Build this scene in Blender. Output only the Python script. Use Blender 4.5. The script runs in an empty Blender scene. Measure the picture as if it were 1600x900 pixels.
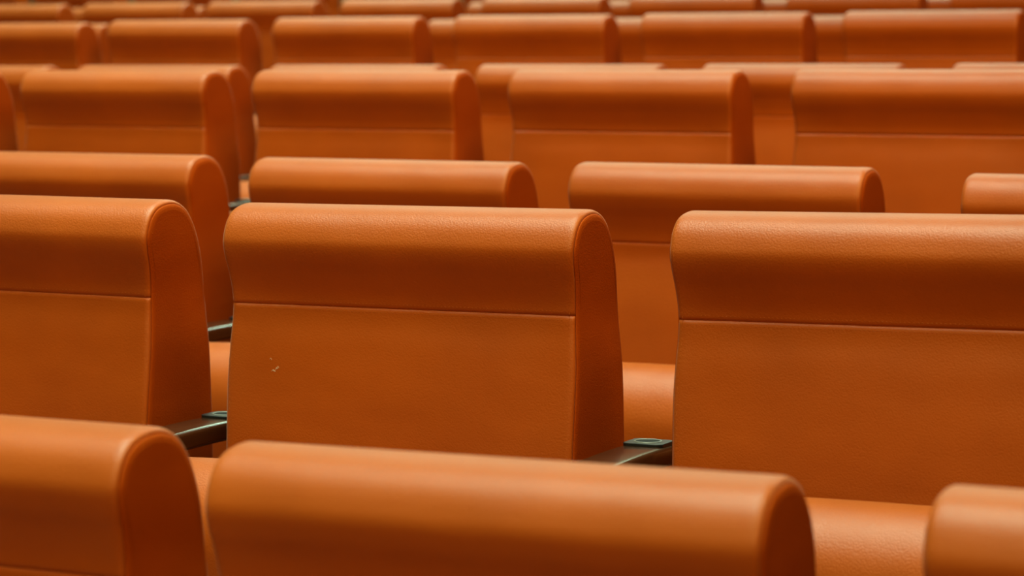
import bpy, bmesh, math, random
from mathutils import Vector, Matrix

random.seed(7)
scene = bpy.context.scene
COL = scene.collection

# ------------------------------------------------------------------ materials
def mat(name):
    m = bpy.data.materials.new(name); m.use_nodes = True
    nt = m.node_tree
    return m, nt, nt.nodes['Principled BSDF']

def leather(name, base, base2, rough=.46, sheen=0.0, sheen_tint=(1, 1, 1, 1), bump=.22, coat=0.0, fine=False):
    m, nt, b = mat(name)
    N, L = nt.nodes, nt.links
    tc = N.new('ShaderNodeTexCoord'); oi = N.new('ShaderNodeObjectInfo')
    add = N.new('ShaderNodeVectorMath'); add.operation = 'ADD'
    sc = N.new('ShaderNodeVectorMath'); sc.operation = 'SCALE'; sc.inputs[3].default_value = 13.7
    comb = N.new('ShaderNodeCombineXYZ')
    for k in range(3): L.new(oi.outputs['Random'], comb.inputs[k])
    L.new(comb.outputs[0], sc.inputs[0])
    L.new(tc.outputs['Object'], add.inputs[0]); L.new(sc.outputs[0], add.inputs[1])
    # slow tonal drift of the hide
    n1 = N.new('ShaderNodeTexNoise'); n1.inputs['Scale'].default_value = 7; n1.inputs['Detail'].default_value = 4
    L.new(add.outputs[0], n1.inputs['Vector'])
    mix = N.new('ShaderNodeMix'); mix.data_type = 'RGBA'
    mix.inputs['A'].default_value = base; mix.inputs['B'].default_value = base2
    ramp = N.new('ShaderNodeValToRGB'); ramp.color_ramp.elements[0].position = .35; ramp.color_ramp.elements[1].position = .68
    L.new(n1.outputs['Fac'], ramp.inputs[0]); L.new(ramp.outputs[0], mix.inputs['Factor'])
    L.new(mix.outputs['Result'], b.inputs['Base Color'])
    # pebble grain
    vor = N.new('ShaderNodeTexVoronoi'); vor.feature = 'SMOOTH_F1'; vor.inputs['Scale'].default_value = 520 if not fine else 800
    vor.inputs['Smoothness'].default_value = .6
    L.new(add.outputs[0], vor.inputs['Vector'])
    n2 = N.new('ShaderNodeTexNoise'); n2.inputs['Scale'].default_value = 420; n2.inputs['Detail'].default_value = 3
    L.new(add.outputs[0], n2.inputs['Vector'])
    m1 = N.new('ShaderNodeMath'); m1.operation = 'MULTIPLY'; m1.inputs[1].default_value = -.7
    L.new(vor.outputs['Distance'], m1.inputs[0])
    m2 = N.new('ShaderNodeMath'); m2.operation = 'ADD'
    L.new(m1.outputs[0], m2.inputs[0]); L.new(n2.outputs['Fac'], m2.inputs[1])
    b1 = N.new('ShaderNodeBump'); b1.inputs['Strength'].default_value = bump; b1.inputs['Distance'].default_value = .0012
    L.new(m2.outputs[0], b1.inputs['Height'])
    # slack folds and pulls of the cover
    mp = N.new('ShaderNodeMapping'); mp.inputs['Scale'].default_value = (5, 5, 11)
    L.new(add.outputs[0], mp.inputs['Vector'])
    n3 = N.new('ShaderNodeTexNoise'); n3.inputs['Scale'].default_value = 1.0; n3.inputs['Detail'].default_value = 2
    L.new(mp.outputs[0], n3.inputs['Vector'])
    b2 = N.new('ShaderNodeBump'); b2.inputs['Strength'].default_value = .5; b2.inputs['Distance'].default_value = .007
    L.new(n3.outputs['Fac'], b2.inputs['Height']); L.new(b1.outputs[0], b2.inputs['Normal'])
    L.new(b2.outputs[0], b.inputs['Normal'])
    b.inputs['Roughness'].default_value = rough
    b.inputs['Specular IOR Level'].default_value = .10 if fine else .5
    b.inputs['Sheen Weight'].default_value = sheen
    b.inputs['Sheen Roughness'].default_value = .35
    b.inputs['Sheen Tint'].default_value = sheen_tint
    b.inputs['Coat Weight'].default_value = coat
    return m

ORANGE = (.44, .088, .0008, 1); ORANGE2 = (.385, .075, .0007, 1)
M_leather = leather('orange_leather', ORANGE, ORANGE2, rough=.47, sheen=.30, sheen_tint=(1, .85, .7, 1))
M_side = leather('orange_side_cloth', (.40, .066, .0006, 1), (.35, .055, .0005, 1), rough=.72, sheen=0, sheen_tint=(.85, .75, .80, 1), bump=.35, fine=True)

def simple(name, col, rough, metal=0.0, spec=.5):
    m, nt, b = mat(name)
    N, L = nt.nodes, nt.links
    tc = N.new('ShaderNodeTexCoord'); n = N.new('ShaderNodeTexNoise'); n.inputs['Scale'].default_value = 40
    L.new(tc.outputs['Object'], n.inputs['Vector'])
    mx = N.new('ShaderNodeMix'); mx.data_type = 'RGBA'
    mx.inputs['A'].default_value = col; mx.inputs['B'].default_value = tuple(c*.85 for c in col[:3]) + (1,)
    L.new(n.outputs['Fac'], mx.inputs['Factor']); L.new(mx.outputs['Result'], b.inputs['Base Color'])
    b.inputs['Roughness'].default_value = rough; b.inputs['Metallic'].default_value = metal
    b.inputs['Specular IOR Level'].default_value = spec
    return m

M_thread = simple('orange_thread', (.46, .105, .003, 1), .6)
M_plastic = simple('dark_plastic', (.016, .021, .024, 1), .38, spec=.3)
M_hole = simple('black_recess', (.004, .005, .006, 1), .6, spec=.1)
M_ring = simple('grey_ring', (.24, .26, .25, 1), .35)
M_steel = simple('painted_steel', (.03, .028, .026, 1), .45)
M_scuff = simple('white_scuff', (.74, .60, .50, 1), .8)
M_wall = simple('warm_wall_paint', (.30, .17, .09, 1), .8)
M_ceil = simple('ceiling_paint', (.55, .50, .45, 1), .85)

def wood():
    m, nt, b = mat('dark_varnished_wood')
    N, L = nt.nodes, nt.links
    tc = N.new('ShaderNodeTexCoord'); mp = N.new('ShaderNodeMapping'); mp.inputs['Scale'].default_value = (60, 4, 60)
    L.new(tc.outputs['Object'], mp.inputs['Vector'])
    n = N.new('ShaderNodeTexNoise'); n.inputs['Scale'].default_value = 1.5; n.inputs['Detail'].default_value = 5
    L.new(mp.outputs[0], n.inputs['Vector'])
    r = N.new('ShaderNodeValToRGB')
    r.color_ramp.elements[0].color = (.030, .010, .005, 1); r.color_ramp.elements[1].color = (.075, .026, .011, 1)
    L.new(n.outputs['Fac'], r.inputs[0]); L.new(r.outputs[0], b.inputs['Base Color'])
    b.inputs['Roughness'].default_value = .20; b.inputs['Specular IOR Level'].default_value = .32
    b.inputs['Coat Weight'].default_value = .05; b.inputs['Coat Roughness'].default_value = .12
    return m
M_wood = wood()

def carpet():
    m, nt, b = mat('carpet')
    N, L = nt.nodes, nt.links
    tc = N.new('ShaderNodeTexCoord'); n = N.new('ShaderNodeTexNoise'); n.inputs['Scale'].default_value = 300
    L.new(tc.outputs['Object'], n.inputs['Vector'])
    r = N.new('ShaderNodeValToRGB')
    r.color_ramp.elements[0].color = (.07, .025, .012, 1); r.color_ramp.elements[1].color = (.15, .055, .028, 1)
    L.new(n.outputs['Fac'], r.inputs[0]); L.new(r.outputs[0], b.inputs['Base Color'])
    b.inputs['Roughness'].default_value = .95
    bp = N.new('ShaderNodeBump'); bp.inputs['Strength'].default_value = .4; bp.inputs['Distance'].default_value = .004
    L.new(n.outputs['Fac'], bp.inputs['Height']); L.new(bp.outputs[0], b.inputs['Normal'])
    return m
M_carpet = carpet()

# ------------------------------------------------------------------ mesh helpers
def obj(name, bm, m, parent=None, smooth=True, mats=None):
    bmesh.ops.recalc_face_normals(bm, faces=bm.faces[:])
    me = bpy.data.meshes.new(name); bm.to_mesh(me); bm.free()
    for mm in (mats or [m]): me.materials.append(mm)
    if smooth:
        for p in me.polygons: p.use_smooth = True
    o = bpy.data.objects.new(name, me); COL.objects.link(o)
    if parent: o.parent = parent
    return o

def grid(bm, rows, flip=False):
    V = [[bm.verts.new(p) for p in r] for r in rows]
    for i in range(len(V)-1):
        for j in range(len(V[0])-1):
            q = [V[i][j], V[i+1][j], V[i+1][j+1], V[i][j+1]]
            bm.faces.new(q)
    return V

def box(bm, x0, x1, y0, y1, z0, z1):
    r = bmesh.ops.create_cube(bm, size=1)
    bmesh.ops.transform(bm, matrix=Matrix.Translation(((x0+x1)/2, (y0+y1)/2, (z0+z1)/2)) @ Matrix.Diagonal((x1-x0, y1-y0, z1-z0, 1)), verts=r['verts'])
    return r['verts']

def catmull(pts, n):
    out = []
    P = [Vector(p) for p in pts]
    for i in range(len(P)-1):
        p0 = P[max(i-1, 0)]; p1 = P[i]; p2 = P[i+1]; p3 = P[min(i+2, len(P)-1)]
        for k in range(n):
            t = k/n
            out.append(.5*((2*p1)+(-p0+p2)*t+(2*p0-5*p1+4*p2-p3)*t*t+(-p0+3*p1-3*p2+p3)*t**3))
    out.append(P[-1])
    return out

# ------------------------------------------------------------------ chair geometry
# local frame of a chair: origin on the floor under the top of the back, +y to the rear, x across
H = 1.0          # height of the top of the back
W = .449         # width of the back
DN = -.1160      # neck seam, below the top

FRONT = [(-.046, -.56), (-.044, -.42), (-.040, -.30), (-.0345, -.22), (-.0268, -.165), (-.0205, -.135), (-.0188, DN), (-.0205, -.100),
         (-.0268, -.080), (-.0345, -.062), (-.0380, -.046), (-.0355, -.033), (-.029, -.0195), (-.019, -.0095), (-.006, -.0035), (.012, -.0005)]
REAR = [(.020, -.56), (.112, -.56), (.1165, -.42), (.1145, -.30), (.110, -.22), (.105, -.16), (.1008, DN), (.094, -.085),
        (.084, -.057), (.072, -.033), (.058, -.0155), (.044, -.0062), (.028, -.0012), (.012, -.0005)]
REAR = REAR[1:]
NS = 5
loop = FRONT + REAR[::-1][1:]
PRO = catmull(loop, NS)
iF = FRONT.index((-.0188, DN))*NS
iR = (len(FRONT)-1 + (len(REAR)-1-REAR.index((.1008, DN))))*NS
NRM = []
for i in range(len(PRO)):
    t = (PRO[min(i+1, len(PRO)-1)]-PRO[max(i-1, 0)]).normalized()
    NRM.append(Vector((-t.y, t.x)))          # points away from the cushion

def hw(z):
    nar = .0048*math.exp(-((z-DN)/.05)**2)
    s = max(0, min(1, (-z-.10)/.2)); s = s*s*(3-2*s)
    return W/2 - nar - .0025*s

def cheek(i):
    """the filled corners beside the neck stand a little prouder than its middle"""
    return .0055*math.exp(-((PRO[i].y-DN)/.042)**2) if NRM[i].x < 0 else 0

RX, RI = .0085, .0042
def wrap(i, e, side, extra=0.0):
    """point on the cover: profile index i, distance e from the side seam, side -1/+1"""
    p = PRO[i]; h = hw(p.y)
    ins = 0
    if e < RX:
        k = 1-e/RX; ins = RI*(1-math.sqrt(max(0, 1-k*k)))
    x = side*(h-e)
    crown = .0045*(1-(x/h)**2)*max(0, -NRM[i].x)**2
    # tiny hollow beside the neck seam so that the cover looks pulled in
    q = p - NRM[i]*(ins-crown+extra-cheek(i)*(x/h)**6)
    return Vector((x, q.x, H+q.y))

def fpoint(fi, e, side, extra=0.0):
    i = int(math.floor(fi)); f = fi-i
    i = max(0, min(len(PRO)-2, i))
    return wrap(i, e, side, extra).lerp(wrap(i+1, e, side, extra), f)

EDGE = [0, .0004, .0012, .0025, .0045, .0070, .011]
def xs():
    L = [(-1, e) for e in EDGE] + [(-1, .011+(W/2-.011)*k/9) for k in range(1, 10)]
    R = [(1, e) for e in EDGE] + [(1, .011+(W/2-.011)*k/9) for k in range(1, 9)]
    return L + R[::-1]

def cover(i0, i1, tuck0, tuck1, bottom=False):
    bm = bmesh.new()
    rows = []
    X = xs()
    def ring(i, extra=0.0):
        r = [wrap(i, e, s, extra) for s, e in X]
        # turned-in allowance at both side seams
        a = wrap(i, .0015, -1, .010+extra); b = wrap(i, .0015, 1, .010+extra)
        return [a]+r+[b]
    def nudge(r, d): return [p+d for p in r]
    if tuck0:
        d = (PRO[i0+1]-PRO[i0]).normalized()*.0012
        rows.append(ring(i0, .008)); rows.append(ring(i0, .0013))
        first = ring(i0+1, 0.00015)
        rows.append(first); rng = range(i0+2, i1+1)
    else: rng = range(i0, i1+1)
    rng = list(rng)
    if tuck1:
        for i in rng[:-1]: rows.append(ring(i, 0.00015 if i == rng[-2] else 0))
        rows.append(ring(i1, .0013)); rows.append(ring(i1, .008))
    else:
        for i in rng: rows.append(ring(i))
    grid(bm, rows)
    return bm

def side_panel(s):
    """the flat upholstered cheek between the front and rear seams"""
    bm = bmesh.new()
    nF = (len(FRONT)-1)*NS
    n = 64
    def sample(seq, z):       # index (float) on the profile at the height z
        for a, b in zip(seq[:-1], seq[1:]):
            za, zb = PRO[a].y, PRO[b].y
            if (za-z)*(zb-z) <= 0 and za != zb:
                f = (z-za)/(zb-za); return a, b, f
        return (seq[0], seq[1], 0) if abs(PRO[seq[0]].y-z) < abs(PRO[seq[-1]].y-z) else (seq[-2], seq[-1], 1)
    # inset outline
    def outline(ins):
        return [PRO[i]-NRM[i]*(ins-cheek(i)) for i in range(len(PRO))]
    rings = [(.0105, -.0022), (.0064, -.0004), (.0053, .0006), (.0060, .0014), (.0090, .0022), (.0125, .0026)]
    R = []
    for ins, dx in rings:
        o = outline(ins); R.append([Vector((s*(hw(PRO[i].y)+dx), o[i].x, H+o[i].y)) for i in range(len(PRO))])
    inner = R[-1]
    grid(bm, R)
    # flat middle of the cheek, laid in level strips from the front edge to the rear edge
    m = len(PRO)
    fr = list(range(0, nF+1)); rr = list(range(m-1, nF-1, -1))
    top = max(range(m), key=lambda i: inner[i].z)
    fr = list(range(0, top+1)); rr = list(range(m-1, top-1, -1))
    def cross(seq, z):
        for u, v in zip(seq[:-1], seq[1:]):
            zu, zv = inner[u].z, inner[v].z
            if (zu-z)*(zv-z) <= 0 and abs(zu-zv) > 1e-9: return inner[u].y+(inner[v].y-inner[u].y)*(z-zu)/(zv-zu)
        return inner[seq[-1]].y if z > H-.1 else inner[seq[0]].y
    z0, z1 = inner[0].z, inner[top].z
    rows = []
    for k in range(49):
        z = z0+(z1-z0)*math.sin(math.pi/2*k/48)
        ya, yb = cross(fr, z)-.0002, cross(rr, z)+.0002
        rows.append([Vector((s*(hw(z-H)+.0026), ya+(yb-ya)*j/8, z)) for j in range(9)])
    grid(bm, rows)
    return bm

def stitches():
    """short slanted threads along the neck seam and beside the side seams"""
    bm = bmesh.new()
    def stitch(a, b, nrm, wid=.0005, hgt=.00045):
        d = b-a; c = d.cross(nrm).normalized()
        mid = (a+b)/2
        vs = [bm.verts.new(a), bm.verts.new(mid+c*wid), bm.verts.new(b), bm.verts.new(mid-c*wid), bm.verts.new(mid+nrm*hgt)]
        for k in range(4): bm.faces.new([vs[k], vs[(k+1) % 4], vs[4]])
    step = .0048; ln = .0034
    # along the neck seam, above and below
    for dz in (.0048, -.0052):
        # float index at this height on the front
        tgt = DN+dz
        fi = iF
        for i in range(iF-12, iF+12):
            if (PRO[i].y-tgt)*(PRO[i+1].y-tgt) <= 0:
                fi = i+(tgt-PRO[i].y)/(PRO[i+1].y-PRO[i].y); break
        n = int((W-.03)/step)
        for k in range(n):
            x = -W/2+.015+k*step
            def at(xx):
                s = 1 if xx > 0 else -1
                return fpoint(fi, hw(DN)-abs(xx), s)
            a, b = at(x), at(x+ln); a.z += .0006
            stitch(a, b, Vector((0, -1, 0)))
    # up the front beside both side seams and over the top
    for s in (-1, 1):
        acc = 0; i = 0
        pts = [fpoint(k*.25, .0052, s) for k in range(0, (iR)*4)]
        nn = [NRM[min(len(NRM)-1, int(k*.25))] for k in range(0, iR*4)]
        k = 0; dist = 0; start = None
        on = True; cur = pts[0]; travelled = 0
        for j in range(1, len(pts)):
            travelled += (pts[j]-pts[j-1]).length
            if travelled >= (ln if on else step-ln):
                if on: stitch(cur, pts[j], Vector((0, nn[j].x, nn[j].y)))
                cur = pts[j]; travelled = 0; on = not on
    return bm

SEAT = [(-.085, -.62), (-.105, -.50), (-.125, -.39), (-.139, -.325), (-.151, -.296), (-.172, -.2785), (-.198, -.2738), (-.226, -.2790),
        (-.252, -.296), (-.269, -.322), (-.276, -.36), (-.270, -.43), (-.252, -.53), (-.226, -.605), (-.19, -.635), (-.13, -.64), (-.085, -.62)]
def seat():
    bm = bmesh.new()
    pr = catmull(SEAT, 4)[:-1]
    m = len(pr)
    nr = []
    for i in range(m):
        t = (pr[(i+1) % m]-pr[i-1]).normalized(); nr.append(Vector((-t.y, t.x)))
    c = sum(pr, Vector((0, 0)))/m
    if (pr[10]-c).dot(nr[10]) < 0: nr = [-v for v in nr]
    h = .224; r = .022
    ring = []
    def sect(x, ins, crown=0): return [Vector((x, (pr[i]-nr[i]*(ins-crown)).x, H+(pr[i]-nr[i]*(ins-crown)).y)) for i in range(m)]
    A = [(k/6)*math.pi/2 for k in range(7)]
    secs = []
    secs.append(sect(-h+.004, r+.022)); 
    for a in A: secs.append(sect(-h+r-r*math.cos(a), r-r*math.sin(a)))
    for k in range(1, 8):
        x = -h+r+(2*h-2*r)*k/8; secs.append(sect(x, 0, .003*(1-(x/h)**2)))
    for a in A[::-1]: secs.append(sect(h-r+r*math.cos(a), r-r*math.sin(a)))
    secs.append(sect(h-.004, r+.022))
    V = grid(bm, [s+[s[0]] for s in secs])
    bmesh.ops.remove_doubles(bm, verts=bm.verts[:], dist=1e-5)
    be = [e for e in bm.edges if e.is_boundary]
    bmesh.ops.holes_fill(bm, edges=be, sides=0)
    return bm

AX = .273; AH = .0260       # armrest centre line and half width
ARM_TOP = [(.118, -.268), (.06, -.2655), (-.02, -.265), (-.10, -.267), (-.18, -.2725), (-.26, -.282), (-.33, -.295), (-.385, -.311), (-.405, -.322)]
def armrest():
    bm = bmesh.new()
    top = catmull(ARM_TOP, 4)
    c = .0055
    rows = []
    n = len(top)
    for k, p in enumerate(top):
        th = .024 if k < n-6 else .024-.0022*(k-(n-7))
        y, z = p.x, H+p.y
        hh = AH if k < n-4 else AH-.0035*(k-(n-5))
        sec = []
        for (sx, sz, a0) in ((1, 1, 0), (-1, 1, 90), (-1, -1, 180), (1, -1, 270)):
            for q in range(5):
                a = math.radians(a0+q*22.5)
                sec.append(Vector((AX+sx*(hh-c)+c*math.cos(a), y, z-th/2+sz*(th/2-c)+c*math.sin(a))))
        rows.append(sec+[sec[0]])
    grid(bm, rows)
    bmesh.ops.remove_doubles(bm, verts=bm.verts[:], dist=1e-5)
    bmesh.ops.holes_fill(bm, edges=[e for e in bm.edges if e.is_boundary], sides=0)
    return bm

def bevel_all(bm, w, seg=3):
    bmesh.ops.bevel(bm, geom=bm.edges[:], offset=w, segments=seg, profile=.5, affect='EDGES')

def rounded_plate(bm, cx, cy, z0, z1, hx, hy, r, c=.0012, n=8):
    def outline(d):
        pts = []
        for sx, sy, a0 in ((1, 1, 0), (-1, 1, 90), (-1, -1, 180), (1, -1, 270)):
            for k in range(n+1):
                a = math.radians(a0+90*k/n)
                pts.append((cx+sx*(hx-r)+(r-d)*math.cos(a), cy+sy*(hy-r)+(r-d)*math.sin(a)))
        return pts
    rows = []
    for z, d in ((z0, 0), (z1-c, 0), (z1-.3*c, .3*c), (z1, c)):
        o = outline(d); rows.append([Vector((x, y, z)) for x, y in o]+[Vector((o[0][0], o[0][1], z))])
    grid(bm, rows)
    bmesh.ops.remove_doubles(bm, verts=bm.verts[:], dist=1e-6)
    bmesh.ops.holes_fill(bm, edges=[e for e in bm.edges if e.is_boundary], sides=0)

def torus(bm, cx, cy, z, R, r, sy=1.0, n=28, m=8):
    rows = []
    for i in range(n+1):
        a = 2*math.pi*i/n
        rows.append([Vector((cx+(R+r*math.cos(b))*math.cos(a), cy+sy*(R+r*math.cos(b))*math.sin(a), z+r*math.sin(b))) for b in [2*math.pi*j/m for j in range(m+1)]])
    grid(bm, rows); bmesh.ops.remove_doubles(bm, verts=bm.verts[:], dist=1e-6)

def disc(bm, cx, cy, z0, z1, R, n=28):
    r = bmesh.ops.create_cone(bm, cap_ends=True, segments=n, radius1=R, radius2=R, depth=z1-z0)
    bmesh.ops.translate(bm, verts=r['verts'], vec=(cx, cy, (z0+z1)/2))

def make_chair():
    root = bpy.data.objects.new('auditorium_chair', None); COL.objects.link(root)
    root.empty_display_size = .1
    obj('headrest', cover(iF, iR, True, True), M_leather, root)
    bm = cover(0, iF, False, True)
    back = cover(iR, len(PRO)-1, True, False)
    me = bpy.data.meshes.new('t'); back.to_mesh(me); back.free(); bm.from_mesh(me); bpy.data.meshes.remove(me)
    X = xs()
    lo = [[wrap(0, e, s) for s, e in X], [wrap(len(PRO)-1, e, s) for s, e in X]]
    grid(bm, lo); bmesh.ops.remove_doubles(bm, verts=bm.verts[:], dist=1e-5)
    obj('backrest', bm, M_leather, root)
    for s in (-1, 1): obj('side_panel', side_panel(s), M_side, root)
    obj('stitching', stitches(), M_thread, root)
    obj('seat', seat(), M_leather, root)
    arm = obj('armrest', armrest(), M_wood, root)
    arm['label'] = 'dark varnished wooden armrest'
    bm = bmesh.new(); rounded_plate(bm, AX, .060, H-.2685, H-.2618, .0240, .022, .009, c=.0008)
    cap = obj('armrest_plate', bm, M_plastic, root, smooth=False)
    cap['label'] = 'small black plate with an oval socket on the rear of the armrest'
    bm = bmesh.new(); torus(bm, AX, .060, H-.2618, .0150, .0012); obj('socket_ring', bm, M_ring, cap)
    bm = bmesh.new(); disc(bm, AX, .060, H-.2630, H-.2615, .0140); obj('socket', bm, M_hole, cap, smooth=False)
    bm = bmesh.new(); box(bm, AX-.019, AX+.019, -.33, .09, .025, H-.3175); bevel_all(bm, .006)
    obj('arm_panel', bm, M_side, root, smooth=True)
    bm = bmesh.new(); box(bm, AX-.024, AX+.024, -.30, .07, 0, .025); bevel_all(bm, .004); obj('foot', bm, M_steel, root)
    bm = bmesh.new(); box(bm, -.215, AX-.019, -.015, .065, H-.625, H-.56); bevel_all(bm, .006); obj('support_beam', bm, M_steel, root)
    for xx in (-.17, .17):
        bm = bmesh.new(); box(bm, xx-.012, xx+.012, -.10, -.01, H-.615, H-.585); bevel_all(bm, .003)
        obj('seat_hinge', bm, M_steel, root)
    return root

# ------------------------------------------------------------------ rows
ZB = 1.143           # camera height over the second row's floor
ROW_Y = {1: 1.6450, 2: 2.5309, 3: 3.4141, 4: 4.3273, 5: 5.2624, 6: 6.1755, 7: 7.0584, 8: 7.9413, 9: 8.83, 10: 9.72}
ROW_Z = {1: -.2772, 2: -.1431, 3: -.1250, 4: .0164, 5: .0321, 6: .1704, 7: .1829, 8: .2813, 9: .2950, 10: .415}
ROW_X = {   # left edge of every back in view
    1: [-2.093, -1.5651, -1.0372, -.4761],
    2: [-2.1337, -1.5791, -1.0177],
    3: [-2.6514, -2.0929, -1.5388, -.9498],
    4: [-3.7648, -3.2101, -2.6470, -2.0826, -1.5195],
    5: [-4.2936, -3.7417, -3.1813, -2.6214, -2.0636, -1.4937],
    6: [-4.8315, -4.2728, -3.7163, -3.1460, -2.5922, -2.0377],
    7: [-4.9229-W+k*.56 for k in range(0, 6)],
    8: [-6.1765, -5.6182, -5.0645, -4.5006, -3.9374, -3.3791, -2.8150, -2.2622],
}
ROW_X[1] = ROW_X[1][1:]
ROW_X[9] = [-6.68+k*.56 for k in range(0, 8)]
ROW_X[10] = [-7.71+k*.56 for k in range(0, 7)]
# small settling of single backs: lift at left end, lift at right end (m)
TWEAK = {(1, 0): (.003, .0017), (1, 1): (-.0042, -.001), (1, 2): (.0007, .0007),
         (2, 0): (0, -.002), (2, 1): (-.003, -.001), (2, 2): (.0004, .0053), (3, 3): (-.0065, -.0065),
         (6, 0): (-.006, -.006), (6, 1): (-.001, -.003), (3, 0): (.0027, .0027), (3, 2): (.0015, 0)}

WORD = ['first', 'second', 'third', 'fourth', 'fifth', 'sixth', 'seventh', 'eighth', 'ninth', 'tenth']
SPECIAL = {
    (1, 0): 'orange chair at the bottom left corner, cropped by the photo, in the nearest row',
    (1, 1): 'orange chair whose wide headrest fills the bottom centre, in the nearest row',
    (1, 2): 'orange chair with only its headrest corner showing at the bottom right, nearest row',
    (2, 0): 'sharp orange chair cut by the left edge, in the second row from the front',
    (2, 1): 'sharp orange leather chair with white scuffs on its back, centre of the second row',
    (2, 2): 'sharp orange chair cut by the right edge, in the second row from the front',
    (3, 3): 'orange chair cut by the right edge, only its headrest corner showing, in the third row',
    (4, 0): 'orange fourth-row chair showing only a sliver of its side at the left edge',
    (7, 0): 'mostly hidden orange chair peeking out between the first and second chairs of the sixth row',
    (7, 1): 'almost hidden orange chair directly behind the second chair of the sixth row',
    (7, 2): 'almost hidden orange chair directly behind the third chair of the sixth row',
    (7, 3): 'mostly hidden orange chair peeking out between the third and fourth chairs of the sixth row',
    (7, 4): 'mostly hidden orange chair peeking out between the fourth and fifth chairs of the sixth row',
    (7, 5): 'mostly hidden orange chair peeking out between the fifth and sixth chairs of the sixth row',
    (9, 3): 'almost hidden orange chair directly behind the fourth chair of the eighth row',
    (10, 0): 'dim orange chair at the top edge, just above the leftmost chair of the eighth row',
    (10, 4): 'hidden orange chair in the tenth row, behind the fourth chair of the eighth row',
}
for k, g in ((0, 0), (1, 1), (2, 2), (4, 3), (5, 4), (6, 5), (7, 6)):
    SPECIAL[9, k] = 'orange ninth-row headrest showing in the %s gap from left between eighth-row chairs' % (
        'first second third fourth fifth sixth seventh'.split()[g])
for k, g in ((1, 0), (2, 1), (3, 2), (5, 3), (6, 4)):
    SPECIAL[10, k] = 'dim tenth row orange chair, top edge, above the %s gap in the eighth row' % (
        'first second third fourth fifth'.split()[g])

proto = make_chair()
KIDS = [(c, list(c.children)) for c in proto.children]
first = True
def place(r, k, n, x):
    global first
    if first:
        o = proto; first = False; kids = [c for c, _ in KIDS]
    else:
        o = proto.copy(); COL.objects.link(o)
        for c, subs in KIDS:
            d = c.copy(); COL.objects.link(d); d.parent = o
            for s in subs:
                e = s.copy(); COL.objects.link(e); e.parent = d
    dl, dr = TWEAK.get((r, k), (0, 0))
    tilt = math.atan2(dl-dr, W)
    z = ZB+ROW_Z[r]-H
    o.location = (x+W/2, ROW_Y[r], z+(dl+dr)/2)
    if dl != dr: o.rotation_euler = (0, tilt, 0); o.location.x -= math.sin(tilt)*H
    o['label'] = SPECIAL.get((r, k), ('blurred orange chair cut by the top edge, %s from the left in the %s row' if r == 8 else 'orange leather auditorium chair, %s from the left in the %s row from the front') % (WORD[k], WORD[r-1]))
    o['category'] = 'chair'
    o['group'] = 'orange auditorium chairs in raked rows'
    return o
CH = {}
for r in sorted(ROW_X):
    for k, x in enumerate(ROW_X[r]): CH[r, k] = place(r, k, len(ROW_X[r]), x)

# white scuffs on the lower back of the centre chair
def scuffs():
    bm = bmesh.new()
    rnd = random.Random(3)
    def mark(x0, z0, x1, z1, w):
        n = 6; up = []; dn = []
        for i in range(n+1):
            t = i/n
            x = x0+(x1-x0)*t; dz = z0+(z1-z0)*t+.0012*math.sin(t*5)
            fi = 0
            for j in range(0, iF):
                if (PRO[j].y-dz)*(PRO[j+1].y-dz) <= 0: fi = j+(dz-PRO[j].y)/(PRO[j+1].y-PRO[j].y); break
            p = fpoint(fi, hw(dz)-abs(x), 1 if x > 0 else -1); p.y -= .00035
            ww = w*math.sin(math.pi*(.08+.84*t))*(.6+.8*rnd.random())
            up.append(p+Vector((0, 0, ww))); dn.append(p-Vector((0, 0, ww)))
        grid(bm, [dn, up])
        ext = [[q+Vector((0, .0004, 0)) for q in up], up]; grid(bm, ext)
    o = .0130
    mark(-.1775+o, -.1800, -.1740+o, -.1788, .0004)
    mark(-.1740+o, -.1935, -.1680+o, -.1918, .0007)
    mark(-.1690+o, -.1922, -.1650+o, -.1878, .0008)
    mark(-.1665+o, -.1890, -.1635+o, -.1876, .0005)
    return bm
sc = obj('scuff_mark', scuffs(), M_scuff, CH[2, 1]); sc['label'] = 'white scuff mark on the leather'

# ------------------------------------------------------------------ the hall
def struct(name, bm, m, smooth=False):
    o = obj(name, bm, m, smooth=smooth); o['kind'] = 'structure'; return o

XL, XR, YF, YB, ZC = -11.5, 6.5, -6.0, 12.2, 6.2
bm = bmesh.new()
prof = [(YF, ZB+ROW_Z[1]-H)]
for r in range(1, 10):
    y = ROW_Y[r+1]-.52
    prof.append((y, ZB+ROW_Z[r]-H)); prof.append((y, ZB+ROW_Z[r+1]-H))
prof.append((YB, ZB+ROW_Z[10]-H))
low = -.6
rows = [[Vector((XL, y, z)) for y, z in prof], [Vector((XR, y, z)) for y, z in prof]]
grid(bm, rows)
rows = [[Vector((XL, y, low)) for y, z in prof], [Vector((XR, y, low)) for y, z in prof]]
grid(bm, rows)
struct('floor', bm, M_carpet)
bm = bmesh.new(); box(bm, XL-.2, XR+.2, YB, YB+.2, low, ZC); struct('wall_back', bm, M_wall)
bm = bmesh.new(); box(bm, XL-.2, XR+.2, YF-.2, YF, low, ZC); struct('wall_front', bm, M_wall)
bm = bmesh.new(); box(bm, XL-.2, XL, YF, YB, low, ZC); struct('wall_left', bm, M_wall)
bm = bmesh.new(); box(bm, XR, XR+.2, YF, YB, low, ZC); struct('wall_right', bm, M_wall)
bm = bmesh.new(); box(bm, XL-.2, XR+.2, YF-.2, YB+.2, ZC, ZC+.2); struct('ceiling', bm, M_ceil)

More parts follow.
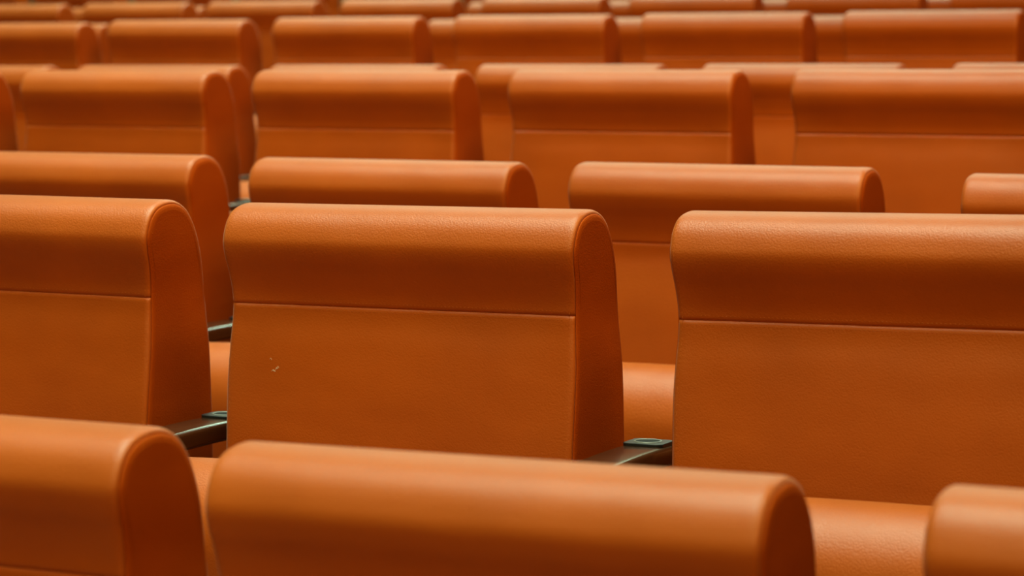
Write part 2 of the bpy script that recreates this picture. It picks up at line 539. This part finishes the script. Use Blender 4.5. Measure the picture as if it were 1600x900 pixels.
# ------------------------------------------------------------------ light: rows of soft ceiling lamps, then two added fills
def lamp(x, y, sx, sy, watts, spread, col=(.70, 1, .72)):
    l = bpy.data.lights.new('ceiling_lamp', 'AREA'); l.shape = 'RECTANGLE'; l.size = sx; l.size_y = sy
    l.energy = watts; l.color = col; l.spread = math.radians(spread)
    o = bpy.data.objects.new('ceiling_lamp', l); o.location = (x, y, ZC-.05); COL.objects.link(o)
for y in (-1.0, .8, 2.6, 4.4, 6.2, 8.0, 9.8):
    lamp(-1.0-.55*y, y, 3.4, .8, 104, 62)
for x in (-6.6, -3.9, -1.2):
    lamp(x, 11.6, 2.2, .9, 360, 170, (.66, 1, .74))
# added fill from the front right, lifts the dark necks and side panels
l = bpy.data.lights.new('front_fill', 'AREA'); l.shape = 'RECTANGLE'; l.size = 5; l.size_y = 2.5
l.energy = 450; l.color = (1, .62, .16)
o = bpy.data.objects.new('front_fill', l); COL.objects.link(o); o.location = (1.0, -2.4, 4.8)
o.rotation_euler = (Vector((-3.8, 7.5, .9))-o.location).to_track_quat('-Z', 'Y').to_euler()

l = bpy.data.lights.new('back_row_fill', 'AREA'); l.shape = 'RECTANGLE'; l.size = 4; l.size_y = 2  # second added fill, brightens the fronts of the back rows
l.energy = 350; l.color = (1, .62, .16); l.spread = math.radians(130)
o = bpy.data.objects.new('back_row_fill', l); COL.objects.link(o); o.location = (1.2, 2.4, 5.2)
o.rotation_euler = (Vector((-4.8, 8.5, .9))-o.location).to_track_quat('-Z', 'Y').to_euler()

w = bpy.data.worlds.new('world'); scene.world = w; w.use_nodes = True
w.node_tree.nodes['Background'].inputs[0].default_value = (1, .85, .7, 1)
w.node_tree.nodes['Background'].inputs[1].default_value = .05

# ------------------------------------------------------------------ camera
cam = bpy.data.cameras.new('camera'); co = bpy.data.objects.new('camera', cam); COL.objects.link(co)
F = Vector((-.4330, .8976, -.0829)); R = Vector((.9007, .4345, .0002)); U = Vector((-.0362, .0745, .9966))
Fn = F.normalized(); Rn = (R-Fn*R.dot(Fn)).normalized(); Un = Rn.cross(Fn)
m = Matrix(((Rn.x, Un.x, -Fn.x, 0), (Rn.y, Un.y, -Fn.y, 0), (Rn.z, Un.z, -Fn.z, ZB), (0, 0, 0, 1)))
co.matrix_world = m
cam.sensor_width = 36; cam.lens = 3939.35/1600*36
cam.clip_start = .05
cam.dof.use_dof = True; cam.dof.focus_distance = 2.80; cam.dof.aperture_fstop = 7.0
scene.camera = co

scene.view_settings.view_transform = 'Standard'; scene.view_settings.look = 'None'
scene.view_settings.gamma = 1; scene.view_settings.use_curve_mapping = False
scene.view_settings.exposure = -1.15
